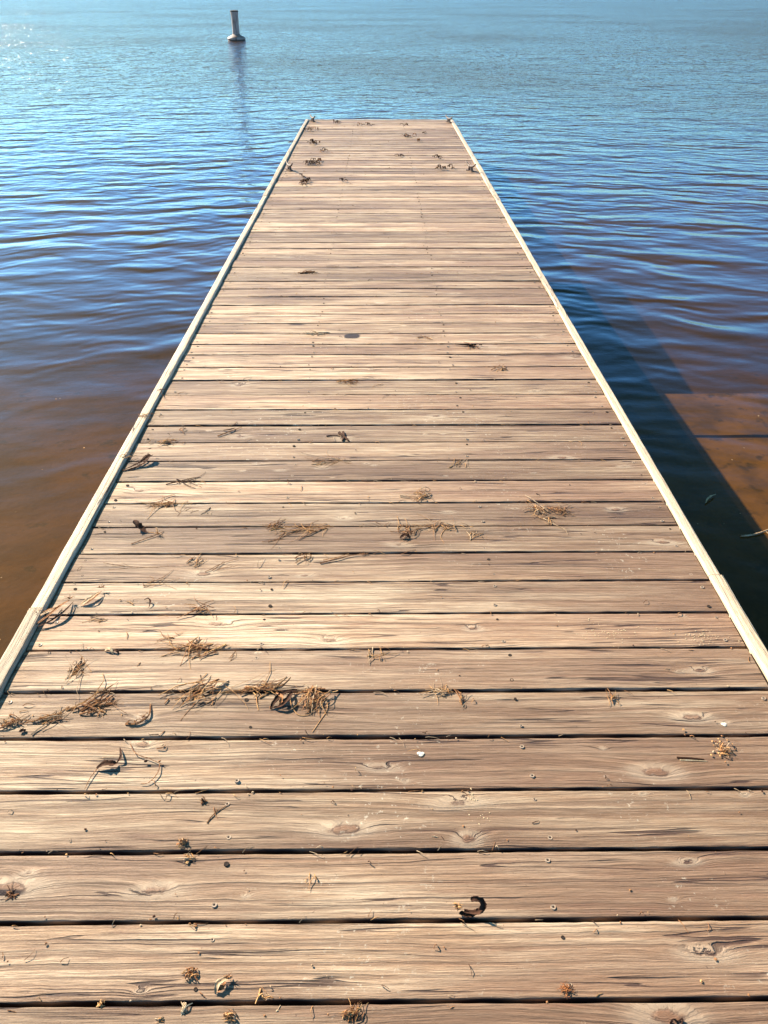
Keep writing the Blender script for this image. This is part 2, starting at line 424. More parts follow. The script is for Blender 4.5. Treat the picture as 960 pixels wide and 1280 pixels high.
class MB:
    def __init__(s): s.v = []; s.f = []; s.m = []
    def tube(s, pts, r0, r1, mi=0, sides=4):
        b = len(s.v); n = len(pts)
        for i, p in enumerate(pts):
            d = (pts[min(i + 1, n - 1)] - pts[max(i - 1, 0)])
            if d.length < 1e-7: d = Vector((1, 0, 0))
            d.normalize()
            s1 = d.cross(Vector((0, 0, 1)));
            if s1.length < 1e-3: s1 = Vector((1, 0, 0))
            s1.normalize(); s2 = s1.cross(d)
            rr = r0 + (r1 - r0) * i / (n - 1)
            for k in range(sides):
                t = 2 * math.pi * k / sides + .4
                s.v.append(p + s1 * (rr * math.cos(t)) + s2 * (rr * math.sin(t)))
        for i in range(n - 1):
            for k in range(sides):
                k2 = (k + 1) % sides
                s.f.append((b + i * sides + k, b + i * sides + k2, b + (i + 1) * sides + k2, b + (i + 1) * sides + k)); s.m.append(mi)
        s.f.append(tuple(b + k for k in range(sides))[::-1]); s.m.append(mi)
        s.f.append(tuple(b + (n - 1) * sides + k for k in range(sides))); s.m.append(mi)
    def strand(s, p, ang, length, r, lift, mi=0, curl=1.0, R_=random):
        n = max(5, int(length / .006)); n = min(n, 18)
        pts = []; a = ang; c = R_.uniform(-1, 1) * curl * 1.1 / n; q = Vector(p)
        z0 = q.z
        for i in range(n):
            t = i / (n - 1)
            pts.append(Vector((q.x, q.y, max(DECK + r * .8, z0 + lift * math.sin(math.pi * min(1, t * 1.1)) + R_.uniform(-.0006, .0006)))))
            a += c + R_.uniform(-.2, .2) * curl
            q += Vector((math.cos(a), math.sin(a), 0)) * (length / (n - 1))
        s.tube(pts, r, r * .45, mi)
    def crumb(s, p, r, mi=0, R_=random, flat=.6):
        b = len(s.v)
        ico = [(0, 0, 1), (.9, 0, .2), (.28, .85, .2), (-.72, .53, .2), (-.72, -.53, .2), (.28, -.85, .2), (0, 0, -.6)]
        for (x, y, z) in ico:
            j = R_.uniform(.55, 1.25)
            s.v.append(Vector((p[0] + x * r * j, p[1] + y * r * j, p[2] + z * r * j * flat)))
        for k in range(1, 6):
            k2 = k % 5 + 1
            s.f.append((b, b + k, b + k2)); s.m.append(mi)
            s.f.append((b + 6, b + k2, b + k)); s.m.append(mi)
    def leaf(s, path, width, mi=0, cup=.3, th=.0005, side=None, prof=None):
        """closed thin blade along a path of points"""
        n = len(path); b = len(s.v); nc = 5
        for layer in (0, 1):
            for i, p in enumerate(path):
                d = (path[min(i + 1, n - 1)] - path[max(i - 1, 0)]).normalized()
                sd = side.copy() if side is not None else d.cross(Vector((0, 0, 1)))
                if sd.length < 1e-3: sd = Vector((1, 0, 0))
                sd = (sd - d * sd.dot(d)).normalized(); up = sd.cross(d)
                t = i / (n - 1)
                w = width * .8 * (prof(t) if prof else max(.04, math.sin(math.pi * min(1, t * .94 + .04)) ** .8)) * random.uniform(.72, 1.2)
                for c in range(nc):
                    u = (c / (nc - 1) - .5) * 2
                    s.v.append(p + sd * (u * w / 2 + random.uniform(-.06, .06) * w) + up * (random.uniform(-.07, .07) * w + min(cup, .45) * abs(u) ** 1.5 * w / 2 + (th if layer else 0)))
        L = n * nc
        for i in range(n - 1):
            for c in range(nc - 1):
                q = b + i * nc + c
                s.f.append((q, q + nc, q + nc + 1, q + 1)); s.m.append(mi)
                s.f.append((q + L, q + L + 1, q + L + nc + 1, q + L + nc)); s.m.append(mi)
        for i in range(n - 1):
            for c in (0, nc - 1):
                q = b + i * nc + c; s.f.append((q, q + L, q + L + nc, q + nc)); s.m.append(mi)
        for c in range(nc - 1):
            for i in (0, n - 1):
                q = b + i * nc + c; s.f.append((q, q + 1, q + L + 1, q + L)); s.m.append(mi)
    def build(s, name, mats, org, parent=None, smooth=False):
        vs = [(v[0] - org.x, v[1] - org.y, v[2] - org.z) for v in s.v]
        o = mesh_obj(name, vs, s.f, mats, parent, smooth=smooth, fmat=s.m)
        o.location = org if parent is None else (0, 0, 0)
        return o

SCRAPS = [M_DRY, M_ROOT, M_DARK, M_REED, M_PALE]
GRP = 'dry plant scraps lying on the dock'
def tuft(px, py, wpx, hpx, n, label, name='dry_grass_tuft', cat='dried grass', lean=None, mats=(0, 1), lift=.010, rad=.0011, lng=1.0, crumbs=0, z=DECK, curl=1.0, core=.5, seed=None):
    """a loose tangle of dried stalks that covers about wpx by hpx photo pixels"""
    R_ = random.Random(seed if seed is not None else int(px * 31 + py * 7))
    c = at(px, py, z); w = abs(at(px + wpx / 2, py, z).x - at(px - wpx / 2, py, z).x); h = abs(at(px, py - hpx / 2, z).y - at(px, py + hpx / 2, z).y)
    mb = MB()
    sz = max(w, h) * 1.15; lift *= .55; n = max(4, int(n * .75)); rad *= .82
    for i in range(n):
        ox = R_.gauss(0, .25) * w * core * 1.6; oy = R_.gauss(0, .25) * h * core * 1.6
        if lean is None: a = math.atan2(R_.uniform(-1, 1) * h, R_.uniform(-1, 1) * w)
        else: a = R(lean) + R_.gauss(0, .45) + (math.pi if R_.random() < .15 else 0)
        L = sz * (R_.uniform(.12, .40) if R_.random() < .66 else R_.uniform(.45, 1.0)) * lng
        p = Vector((c.x + ox - math.cos(a) * L * .4, c.y + oy - math.sin(a) * L * .4, z + R_.uniform(.0008, lift * .7)))
        rr = rad * R_.choice((.55, .7, .9, 1.1, 1.5, 2.1))
        mb.strand(p, a, L, rr, R_.uniform(0, lift), R_.choice(mats), curl, R_)
    for i in range(crumbs):
        mb.crumb((c.x + R_.gauss(0, .2) * w, c.y + R_.gauss(0, .22) * h, z + R_.uniform(.001, lift * .5)), R_.uniform(.0018, .0045), R_.choice(mats), R_)
    o = mb.build(name, SCRAPS, Vector((c.x, c.y, z)))
    return tag(o, label, cat, GRP)
def pxpath(pts, n=14):
    """smooth path through (px, py, height) points on the deck"""
    P = [at(x, y, DECK + z * .62) for x, y, z in pts]
    out = []
    for i in range(n):
        t = i / (n - 1) * (len(P) - 1); k = min(int(t), len(P) - 2); u = t - k
        p0, p1, p2, p3 = P[max(k - 1, 0)], P[k], P[k + 1], P[min(k + 2, len(P) - 1)]
        out.append(0.5 * ((2 * p1) + (-p0 + p2) * u + (2 * p0 - 5 * p1 + 4 * p2 - p3) * u * u + (-p0 + 3 * p1 - 3 * p2 + p3) * u ** 3))
    return out
def fray(mb, p, n, L, mi=1, R_=random, r=.0009):
    for _ in range(n):
        a = R_.uniform(0, 6.28); e = p + Vector((math.cos(a), math.sin(a) * .7, R_.uniform(-.1, .8))) * L * R_.uniform(.4, 1)
        m = (p + e) / 2 + Vector((R_.uniform(-.3, .3), R_.uniform(-.3, .3), .3)) * L * .4
        mb.tube([p, m, e], r, r * .4, mi)

# --- the long root mat across one gap
tuft(250, 866, 62, 34, 60, 'fan of pale dry rootlets spilling over a plank gap beside the long root mat', 'root_tuft', 'dried roots', lean=215, mats=(0, 0, 1, 3), lift=.014, lng=.95, crumbs=14)
tuft(322, 862, 62, 10, 40, 'thin brown root strip running along a plank gap toward a tangled bundle', 'root_strip', 'dried roots', lean=0, mats=(0, 1), lift=.010, crumbs=14)
tuft(392, 872, 52, 34, 85, 'thick tangled bundle of brown rootlets with a loose loop at its left', 'root_bundle', 'dried roots', lean=240, mats=(0, 1, 1, 0, 3), lift=.020, lng=.8, crumbs=20, curl=1.5)
mb = MB(); c = at(350, 873)
for pts, w_ in (([(372, 862, .004), (356, 866, .018), (343, 878, .012), (338, 887, .002)], .016), ([(366, 864, .004), (361, 872, .022), (352, 882, .016), (341, 885, .004)], .014), ([(345, 866, .006), (352, 872, .024), (349, 884, .005)], .012)):
    mb.leaf(pxpath(pts), w_, 2 if w_ > .012 else 1, .9)
tag(mb.build('curled_dead_leaf', SCRAPS, c, smooth=True), 'curled dark dead leaf crumpled against the left side of the thick root bundle', 'dead leaf', GRP)
mb = MB(); mb.tube(pxpath([(362, 868, .004), (364, 880, .006), (372, 893, .004), (386, 893, .003), (396, 884, .006)]), .0012, .0008, 0)
mb.tube(pxpath([(408, 872, .006), (409, 885, .004), (402, 898, .002), (390, 915, .002)]), .0010, .0006, 0)
tag(mb.build('loose_root', SCRAPS, at(388, 890)), 'thin pale root looping below the thick tangled bundle', 'dried roots', GRP)
# --- left chain
tuft(125, 884, 56, 26, 46, 'bristly brown twig tangle at the right end of the broken chain of scraps', 'twig_tangle', 'twigs', lean=25, mats=(1, 1, 0), lift=.014, rad=.0014, crumbs=14)
tuft(62, 899, 52, 12, 40, 'crumbly strip of dry grass in the middle of the broken chain of scraps', lean=0, mats=(0, 3, 1), lift=.010, crumbs=22)
tuft(14, 904, 36, 16, 30, 'crumbly tan clump cut by the picture edge at the left end of the chain', lean=10, mats=(0, 3, 1), lift=.012, crumbs=18)
mb = MB(); mb.tube(pxpath([(157, 905, .003), (172, 904, .008), (186, 894, .010), (188, 880, .003)]), .0035, .002, 1)
for q in ((160, 905), (170, 904), (180, 898)): fray(mb, at(*q) + Vector((0, 0, .006)), 7, .014)
tag(mb.build('hooked_twig', SCRAPS, at(172, 900)), 'hooked brown twig curling upward just under a small round knot', 'twigs', GRP)
tag(MB.build((lambda m: (m.crumb(at(27, 915) + Vector((0, 0, .004)), .009, 2), m.crumb(at(31, 914) + Vector((0, 0, .003)), .006, 2), m)[-1])(MB()), 'dark_crumb', SCRAPS, at(27, 915)), 'small black crumb just below the tan clump chain', 'debris', GRP)
# --- one plank higher
tuft(240, 812, 62, 24, 55, 'wide fan of tan stalks poking out of the gap above the long root mat', lean=205, mats=(0, 0, 1, 3), lift=.012, crumbs=10)
tuft(212, 797, 34, 10, 12, 'few thin stalks lying above the wide tan fan', lean=170, mats=(1, 0), lift=.006, rad=.0008)
tuft(96, 838, 20, 34, 30, 'crumbly upright column of scraps between left edge board and wide fan', lean=70, mats=(0, 1, 3), lift=.012, crumbs=16)
tuft(292, 818, 10, 20, 5, 'two thin bent stalks hanging from the gap right of the wide fan', lean=80, mats=(1,), lift=.004, rad=.0008)
mb = MB(); mb.leaf(pxpath([(131, 814, .003), (137, 811, .014), (142, 818, .003)]), .012, 4, .7); mb.leaf(pxpath([(138, 817, .002), (145, 813, .012), (149, 818, .002)]), .010, 2, .8)
tag(mb.build('leaf_fragment', SCRAPS, at(140, 815), smooth=True), 'pale leaf flake folded over a dark one on a plank gap', 'dead leaf', GRP)
# --- reed leaves at left rail
mb = MB()
for pts, w_, mi in (([(44, 782, .012), (60, 770, .030), (76, 757, .034), (88, 750, .010)], .010, 1), ([(46, 784, .012), (64, 776, .018), (80, 765, .022), (92, 752, .012)], .009, 2), ([(47, 772, .012), (58, 766, .028), (74, 759, .012)], .010, 3), ([(50, 768, .014), (62, 762, .022), (76, 758, .006)], .006, 1)):
    mb.leaf(pxpath(pts), w_, mi, .6)
fray(mb, at(89, 752) + Vector((0, 0, .012)), 14, .022); fray(mb, at(50, 770) + Vector((0, 0, .012)), 10, .022, 0)
mb.tube(pxpath([(34, 764, .012), (45, 762, .016), (56, 764, .010)]), .001, .0006, 0)
tag(mb.build('reed_bundle', SCRAPS, at(66, 768), smooth=True), 'bundle of long dry reed leaves leaning over the left edge board', 'dried reeds', GRP)
mb = MB()
for pts, w_, mi in (([(100, 757, .002), (112, 749, .012), (124, 740, .014)], .016, 3), ([(103, 758, .002), (116, 749, .018), (127, 739, .012)], .007, 1)):
    mb.leaf(pxpath(pts), w_, mi, .5)
fray(mb, at(127, 738) + Vector((0, 0, .010)), 16, .018)
tag(mb.build('frayed_leaf', SCRAPS, at(114, 748), smooth=True), 'short dry leaf with a frayed dark tip right of the reed bundle', 'dead leaf', GRP)
mb = MB(); mb.leaf(pxpath([(180, 750, .006), (185, 748, .014), (188, 752, .010), (186, 760, .002)]), .006, 2, .5)
tag(mb.build('curled_peg', SCRAPS, at(185, 752)), 'tiny dark comma-shaped leaf scrap alone between reeds and grass tuft', 'dead leaf', GRP)
tuft(165, 752, 12, 8, 8, 'faint tan speck of stalks just left of the comma-shaped scrap', mats=(0, 3), lift=.004)
tuft(250, 763, 36, 12, 26, 'small raised tuft of stalks caught in a gap above the wide fan', lean=190, mats=(0, 1), lift=.014)
tuft(120, 775, 30, 10, 12, 'flat pale wisps of straw below the frayed leaf', lean=10, mats=(3, 0), lift=.003)
# --- dark leaf near left rail
mb = MB()
mb.leaf(pxpath([(153, 588, .004), (168, 582, .012), (180, 576, .022), (189, 569, .026)]), .036, 2, .8, prof=lambda t: .12 + .9 * t ** 1.3 * (1 if t < .95 else .7))
mb.leaf(pxpath([(152, 589, .003), (166, 586, .003), (179, 580, .004), (186, 573, .008)]), .014, 2, .3)
fray(mb, at(188, 568) + Vector((0, 0, .024)), 8, .010, 2)
tag(mb.build('long_dead_leaf', SCRAPS, at(170, 580), smooth=True), 'long dark wedge-shaped leaf raised off the deck close to the left edge board', 'dead leaf', GRP)
tuft(158, 571, 20, 10, 18, 'wispy straw caught on top of the left edge board by the wedge-shaped leaf', lean=45, mats=(0, 3), lift=.012, z=RT)
tuft(184, 520, 20, 10, 26, 'brown grass knot straddling the left edge board', lean=20, mats=(0, 1), lift=.016, z=RT)
tuft(200, 490, 8, 10, 12, 'dark small knot of fibres on the inner side of left edge board', lean=60, mats=(1, 2), lift=.010, z=RT)
mb = MB(); mb.leaf(pxpath([(168, 650, .030), (171, 655, .028), (176, 660, .014), (183, 666, .002)]), .026, 2, .5)
tag(mb.build('pointed_leaf', SCRAPS, at(176, 662), smooth=True), 'pointed dark leaf standing tip-up beside a thin twig', 'dead leaf', GRP)
mb = MB(); mb.tube(pxpath([(164, 680, .002), (180, 674, .004), (196, 668, .006), (205, 664, .002)]), .0015, .0008, 1)
mb.tube(pxpath([(184, 665, .003), (194, 666, .006), (203, 668, .002)]), .0012, .0008, 0)
fray(mb, at(198, 669) + Vector((0, 0, .004)), 14, .022, 0)
tag(mb.build('thin_twig', SCRAPS, at(188, 671)), 'thin brown twig with a fuzzy tuft below the pointed leaf', 'twigs', GRP)
tuft(206, 631, 44, 10, 34, 'flat brown tuft stuck in a gap above the pointed leaf', lean=195, mats=(1, 0), lift=.010)
tuft(236, 640, 20, 12, 5, 'slanting thin stalks between a flat tuft and pale knot', lean=40, mats=(1,), lift=.003, rad=.0008)
tuft(235, 603, 44, 5, 20, 'dark fibre line wedged along a gap below the wedge-shaped leaf', lean=0, mats=(1, 2), lift=.006)
tuft(345, 657, 16, 14, 26, 'tight upright tuft at left end of a row of gap tufts', lean=60, mats=(0, 1), lift=.014)
tuft(385, 662, 60, 10, 30, 'spread brown fibres following the gap between two tight tufts', lean=190, mats=(1, 0), lift=.008, crumbs=8)
tuft(350, 672, 46, 12, 5, 'long thin curved stalk slanting down from the gap tufts', lean=25, mats=(1,), lift=.003, rad=.0008, lng=1.6)
tuft(506, 664, 26, 18, 34, 'upright tuft holding a dark flake in the middle of the gap row', lean=70, mats=(0, 1), lift=.016, crumbs=6)
mb = MB(); mb.leaf(pxpath([(500, 673, .002), (507, 669, .014), (513, 673, .002)]), .018, 2, .6)
tag(mb.build('dark_flake', SCRAPS, at(507, 672)), 'dark bent flake tucked under the middle tuft of the gap row', 'dead leaf', GRP)
tuft(548, 660, 56, 10, 44, 'wide brown tuft at the right end of the gap row', lean=200, mats=(0, 1, 3), lift=.012, crumbs=6)
tuft(593, 668, 13, 10, 16, 'little isolated ball of stalks right of the gap row', mats=(0, 3), lift=.008)
tuft(527, 620, 22, 20, 40, 'compact straw bundle above the gap row, stalks pointing left', lean=175, mats=(0, 3, 0, 1), lift=.018, lng=.8, crumbs=10)
mb = MB(); mb.tube(pxpath([(500, 619, .003), (512, 620, .005), (522, 621, .006)]), .0016, .0012, 3); mb.tube(pxpath([(500, 621, .002), (512, 622, .004), (522, 622, .006)]), .0012, .0010, 3)
tag(mb.build('straw_stalk', SCRAPS, at(511, 620)), 'two straight straw stalks lying left of the compact bundle', 'dried grass', GRP)
tuft(672, 637, 44, 20, 60, 'largest tan grass clump on the right side, ragged left half', lean=150, mats=(0, 1, 3), lift=.016, lng=.6, crumbs=16)
tuft(700, 639, 32, 12, 50, 'dense dark brown end of the large tan clump on the right side', lean=165, mats=(1, 1, 0), lift=.014, lng=.7, crumbs=10)
tuft(685, 650, 30, 10, 18, 'loose stalks fanning below the large tan clump', lean=-30, mats=(0, 3), lift=.006)
tuft(410, 578, 50, 8, 26, 'feathery faint tuft hanging from a gap near mid deck', lean=200, mats=(0, 3, 1), lift=.006, rad=.0009)
tuft(574, 580, 26, 12, 16, 'small slanting tuft hanging right of the feathery one', lean=50, mats=(0, 3), lift=.008)
mb = MB(); mb.tube(pxpath([(400, 704, .002), (418, 699, .006), (440, 694, .004), (460, 692, .003)]), .0020, .0010, 1)
mb.tube(pxpath([(404, 700, .002), (420, 697, .004), (436, 692, .003)]), .0014, .0008, 0); fray(mb, at(456, 693), 8, .02, 1)
tag(mb.build('branching_twig', SCRAPS, at(430, 697)), 'long branching brown twig lying across a plank below the gap row', 'twigs', GRP)
tuft(380, 698, 24, 14, 22, 'ragged tuft just left of the long branching twig', lean=60, mats=(0, 1), lift=.008)
tuft(242, 702, 34, 16, 16, 'curled tuft with trailing stalks below the thin twig', lean=40, mats=(1, 0), lift=.006)
tuft(285, 708, 46, 16, 7, 'long thin stalk arcing up to a gap right of the curled tuft', lean=40, mats=(1,), lift=.004, rad=.0009, lng=1.2)
tuft(200, 725, 40, 12, 10, 'sparse thin straws sprawled over the gap above the grey wisps', lean=20, mats=(1, 0), lift=.005)
tuft(150, 707, 66, 4, 4, 'very long hair-thin straw lying flat along a plank', lean=0, mats=(1,), lift=.001, rad=.0008, lng=1.6, curl=.3)
tuft(470, 820, 30, 20, 14, 'small pale forked root right of the centre, by itself', 'forked_root', 'dried roots', lean=70, mats=(3, 0), lift=.010, rad=.0013)
tuft(553, 864, 38, 10, 26, 'pale shredded straw lying along the gap right of the long mat', lean=170, mats=(3, 0), lift=.008)
tuft(578, 874, 12, 20, 14, 'little forked straw dangling from the shredded pale strip', lean=80, mats=(3, 0, 1), lift=.008)
tuft(766, 871, 14, 20, 18, 'brown broom-like tuft hanging from a gap on the right', lean=85, mats=(0, 1), lift=.010)
tuft(905, 938, 28, 26, 60, 'round mossy tan pile beside a long dark groove', 'moss_pile', 'dried moss', mats=(0, 0, 3, 1), lift=.014, rad=.0009, lng=.35, crumbs=45)
mb = MB(); mb.tube(pxpath([(846, 947, .001), (862, 947.5, .002), (880, 949, .001)]), .0026, .0012, 2); mb.tube(pxpath([(850, 950, .0005), (866, 950.5, .001), (884, 951.5, .0005)]), .0022, .001, 4)  # scar groove in the plank, laid on as a dark rod with pale lower edge
tag(mb.build('dark_groove', SCRAPS, at(864, 948)), 'long dark groove in the wood pointing at the round mossy pile', 'groove', GRP)
tuft(229, 1053, 14, 16, 30, 'tan ragged clump sitting on the gap above a single screw', mats=(0, 3, 1), lift=.014, lng=.6, crumbs=14)
tuft(236, 1073, 18, 12, 18, 'lower ragged half of a tan clump, with one stalk going right', lean=170, mats=(0, 3), lift=.008, crumbs=8)
tuft(254, 1002, 9, 8, 14, 'small dark brown ball of fibre near a hanging thread', mats=(1, 2), lift=.010, lng=.7, crumbs=8)
tuft(267, 1019, 8, 22, 4, 'thin curly thread hanging under the small dark fibre ball', lean=80, mats=(1,), lift=.004, rad=.0009, lng=1.3)
tuft(386, 1098, 18, 12, 9, 'tiny angular scrap of stalks between two large knots', mats=(1, 0), lift=.006)
mb = MB()
mb.leaf(pxpath([(121, 961, .003), (130, 955, .012), (140, 955, .010), (147, 954, .002)]), .020, 2, .8); mb.leaf(pxpath([(146, 954, .003), (151, 946, .012), (150, 934, .003)]), .007, 2, .5)
mb.tube(pxpath([(122, 960, .003), (113, 972, .004), (106, 986, .002)]), .0010, .0006, 1)
tag(mb.build('bark_curl', SCRAPS, at(134, 955), smooth=True), 'black curled bark sliver with an upright spike left of the looping threads', 'bark', GRP)
mb = MB()
mb.tube(pxpath([(163, 930, .003), (170, 942, .006), (186, 948, .004), (204, 956, .003)]), .0012, .0008, 1)
mb.tube(pxpath([(200, 954, .003), (197, 966, .005), (186, 978, .003), (176, 980, .002)]), .0011, .0007, 1)
mb.tube(pxpath([(196, 936, .002), (204, 934, .006), (207, 931, .003)]), .0014, .0009, 1)
mb.crumb(at(183, 953) + Vector((0, 0, .004)), .006, 2); mb.crumb(at(200, 953) + Vector((0, 0, .004)), .004, 1)
tag(mb.build('root_thread', SCRAPS, at(185, 955)), 'looping brown root threads below a round dark knot', 'dried roots', GRP)
mb = MB()
mb.leaf(pxpath([(580, 1139, .010), (594, 1141, .012), (603, 1137, .020), (602, 1128, .034), (594, 1124, .044), (589, 1126, .040)], 20), .016, 2, .7, prof=lambda t: .55 + .4 * math.sin(math.pi * t))
mb.leaf(pxpath([(574, 1141, .004), (583, 1144, .006), (594, 1144, .003)], 10), .016, 2, .5)
fray(mb, at(572, 1137) + Vector((0, 0, .010)), 22, .013, 0, random, .0013); fray(mb, at(573, 1138) + Vector((0, 0, .006)), 12, .010, 1)
tag(mb.build('hooked_leaf', SCRAPS, at(588, 1138), smooth=True), 'black hook-shaped curled leaf with a frayed brown head on a plank edge', 'dead leaf', GRP)
tuft(240, 1217, 20, 18, 30, 'small bristly clump left of the curled brown flake', mats=(1, 0), lift=.012, lng=.7, crumbs=10)
mb = MB(); mb.leaf(pxpath([(270, 1243, .003), (272, 1231, .014), (281, 1224, .012), (290, 1222, .003)]), .014, 3, .8); fray(mb, at(286, 1223) + Vector((0, 0, .006)), 12, .012, 1)
mb.leaf(pxpath([(268, 1240, .002), (276, 1236, .008), (282, 1228, .003)]), .010, 1, .8)
tag(mb.build('brown_flake', SCRAPS, at(278, 1231), smooth=True), 'curled brown flake with ragged top above the nearest gap', 'dead leaf', GRP)
tuft(331, 1247, 20, 12, 18, 'thin scatter of fibres on the nearest gap', mats=(0, 3), lift=.006)
tuft(126, 1256, 9, 8, 14, 'little orange-brown flake on the nearest gap, far left', mats=(0, 0), lift=.006, crumbs=6)
tuft(230, 1262, 9, 16, 12, 'pale twisted straw chip on the nearest plank beside a screw', mats=(3, 4), lift=.010, crumbs=8)
tuft(288, 1271, 16, 16, 26, 'brown crumpled scrap at the bottom, right of a screw', mats=(1, 0, 3), lift=.012, crumbs=10)
tuft(440, 1268, 30, 18, 34, 'dark brown slanting tuft on the nearest plank', lean=40, mats=(1, 0), lift=.014, crumbs=8)
tuft(200, 1275, 18, 8, 10, 'low thin tuft at the very bottom beside the pale straw chip', mats=(0, 3), lift=.008)
mb = MB(); Rr = random.Random(3)
for _ in range(60):
    a = Rr.uniform(0, 6.28); rr = abs(Rr.gauss(0, .005)); p = at(707, 1237) + Vector((rr * math.cos(a) * 1.2, rr * math.sin(a), Rr.uniform(.001, .004)))
    mb.strand(p, Rr.uniform(0, 6.28), Rr.uniform(.004, .010), .0006, .003, 0, 1.5, Rr)
tag(mb.build('rust_fluff', [M_RUST], at(707, 1237)), 'fluffy orange-brown spot next to a screw near the bottom', 'lint', GRP)
mb = MB(); mb.tube(pxpath([(838, 1279, .002), (842, 1274, .014), (847, 1277, .003), (853, 1273, .010), (852, 1280, .002)]), .0022, .0012, 2)
tag(mb.build('zigzag_twig', SCRAPS, at(846, 1277)), 'black zigzag twig at the bottom right on the nearest plank', 'twigs', GRP)
tuft(13, 1118, 20, 12, 14, 'dark crumbly fibres in a split knot at the left picture edge', mats=(1, 2), lift=.004, crumbs=8)
mb = MB(); mb.tube(pxpath([(424, 541, .002), (430, 546, .003), (436, 551, .001)]), 0.0075, .004, 2); mb.tube(pxpath([(429, 540, .001), (430, 545, .004), (428, 551, .001)]), .006, .003, 2); mb.tube(pxpath([(408, 545, .001), (418, 544, .002), (426, 546, .001)]), .0022, .001, 2)
tag(mb.build('black_twig', SCRAPS, at(430, 546)), 'short black forked twig by a gap in the middle of the dock', 'twigs', GRP)
tuft(438, 478, 26, 7, 22, 'brown tuft on a gap between the black knot and the black forked twig', lean=0, mats=(1, 0), lift=.012, rad=.0016, crumbs=8)
tuft(476, 483, 26, 8, 6, 'thin stalks slanting right of the tuft under the black knot', lean=30, mats=(1, 0), lift=.006, rad=.0013)
mb = MB(); mb.tube(pxpath([(272, 545, .002), (288, 539, .006), (302, 534, .003)]), .0024, .0010, 1); mb.leaf(pxpath([(279, 538, .002), (288, 537, .008), (294, 535, .002)]), .010, 2, .5)
tag(mb.build('slanting_twig', SCRAPS, at(288, 539)), 'slanting brown twig with a dark leaf scrap, above the feathery tuft', 'twigs', GRP)
tuft(208, 553, 32, 6, 26, 'brown tuft in a gap right of the left edge board', lean=5, mats=(1, 0), lift=.012, rad=.0014, crumbs=6)
tuft(228, 537, 9, 7, 8, 'tiny hooked stalk between two gaps near the left edge board', mats=(1,), lift=.010, rad=.0014)
tuft(590, 433, 26, 5, 10, 'pair of dark flat scraps right of the black knot', lean=170, mats=(1, 2), lift=.008, rad=.003, crumbs=8)
tuft(626, 461, 20, 8, 16, 'reddish crumbly tuft right of centre, two planks nearer than the pair of scraps', mats=(1, 0), lift=.012, rad=.0018, crumbs=14)
tuft(393, 418, 30, 5, 14, 'pale short scraps left of the black knot', lean=170, mats=(3, 4), lift=.006, rad=.002)
tuft(378, 341, 26, 4, 14, 'dark flat strip of scraps alone on the middle planks', lean=0, mats=(2, 1), lift=.010, rad=.003, crumbs=8)
tuft(533, 421, 34, 9, 10, 'fine reddish branching stalks on the plank right of the black knot', lean=20, mats=(1, 0), lift=.006, rad=.0014)
# far end: coarser leaf litter heaps
def litter(px, py, wpx, hpx, n, label, size=.023):
    R_ = random.Random(int(px * 13 + py)); mb = MB(); c = at(px, py)
    w = wpx * .0081 * (218 / (py + 10)); h = abs(at(px, py - hpx / 2).y - at(px, py + hpx / 2).y) * .8
    for _ in range(n):
        x = c.x + R_.uniform(-.5, .5) * w; y = c.y + R_.uniform(-.5, .5) * h; a = R_.uniform(0, 6.28); L = size * R_.uniform(1.2, 3.0); zz = R_.uniform(.008, .034)
        d = Vector((math.cos(a), math.sin(a), 0)) * L
        p0 = Vector((x, y, DECK + .003))
        mb.leaf([p0, p0 + d * .33 + Vector((0, 0, zz)), p0 + d * .7 + Vector((0, 0, zz * .9)), p0 + d + Vector((0, 0, .003))], size * R_.uniform(.7, 1.3), R_.choice((2, 2, 1)), .7)
    return tag(mb.build('leaf_litter_clump', SCRAPS, c), label, 'dead leaves', GRP)
litter(393, 204, 24, 7, 26, 'largest dark leaf clump at the far end, near the left cleats')
litter(383, 229, 13, 7, 16, 'two-lobed dark leaf clump, nearest of the far left ones')
litter(394, 180, 15, 4, 12, 'dark leaf clump above the largest one at far left')
litter(401, 190, 8, 4, 5, 'small curled leaf pair between two larger far left clumps')
litter(390, 163, 16, 2.5, 11, 'flat dark leaf strip close to the far left corner')
litter(421, 154, 9, 3, 6, 'small leaf clump on the last plank, right of the far left cleat')
litter(456, 157, 18, 3, 9, 'thin leaf row on the last planks at the middle of the end')
litter(508, 171, 17, 4, 13, 'dark leaf clump right of the middle near the dock end')
litter(506, 157, 9, 3, 5, 'few upright leaf specks right of the middle on the end planks')
litter(523, 177, 5, 2, 3, 'single dark leaf just below the right clump near the end')
litter(530, 166, 7, 2, 3, 'single flat leaf just right of the right clump near the end')
litter(549, 199, 14, 4, 6, 'loose row of dark leaves left of the nearer right cleat')
litter(558, 211, 22, 5, 12, 'reddish scattered leaf crumbs beside the nearer right cleat')
litter(500, 196, 7, 2.5, 4, 'dark leaf pair in the middle of the far planks')
litter(427, 227, 9, 2, 3, 'two little dark leaf bits right of the two-lobed clump')
litter(380, 222, 5, 1.6, 3, 'tiny leaf speck just beyond the two-lobed clump')
litter(368, 179, 5, 2, 3, 'leaf scrap touching the left edge board near the end')

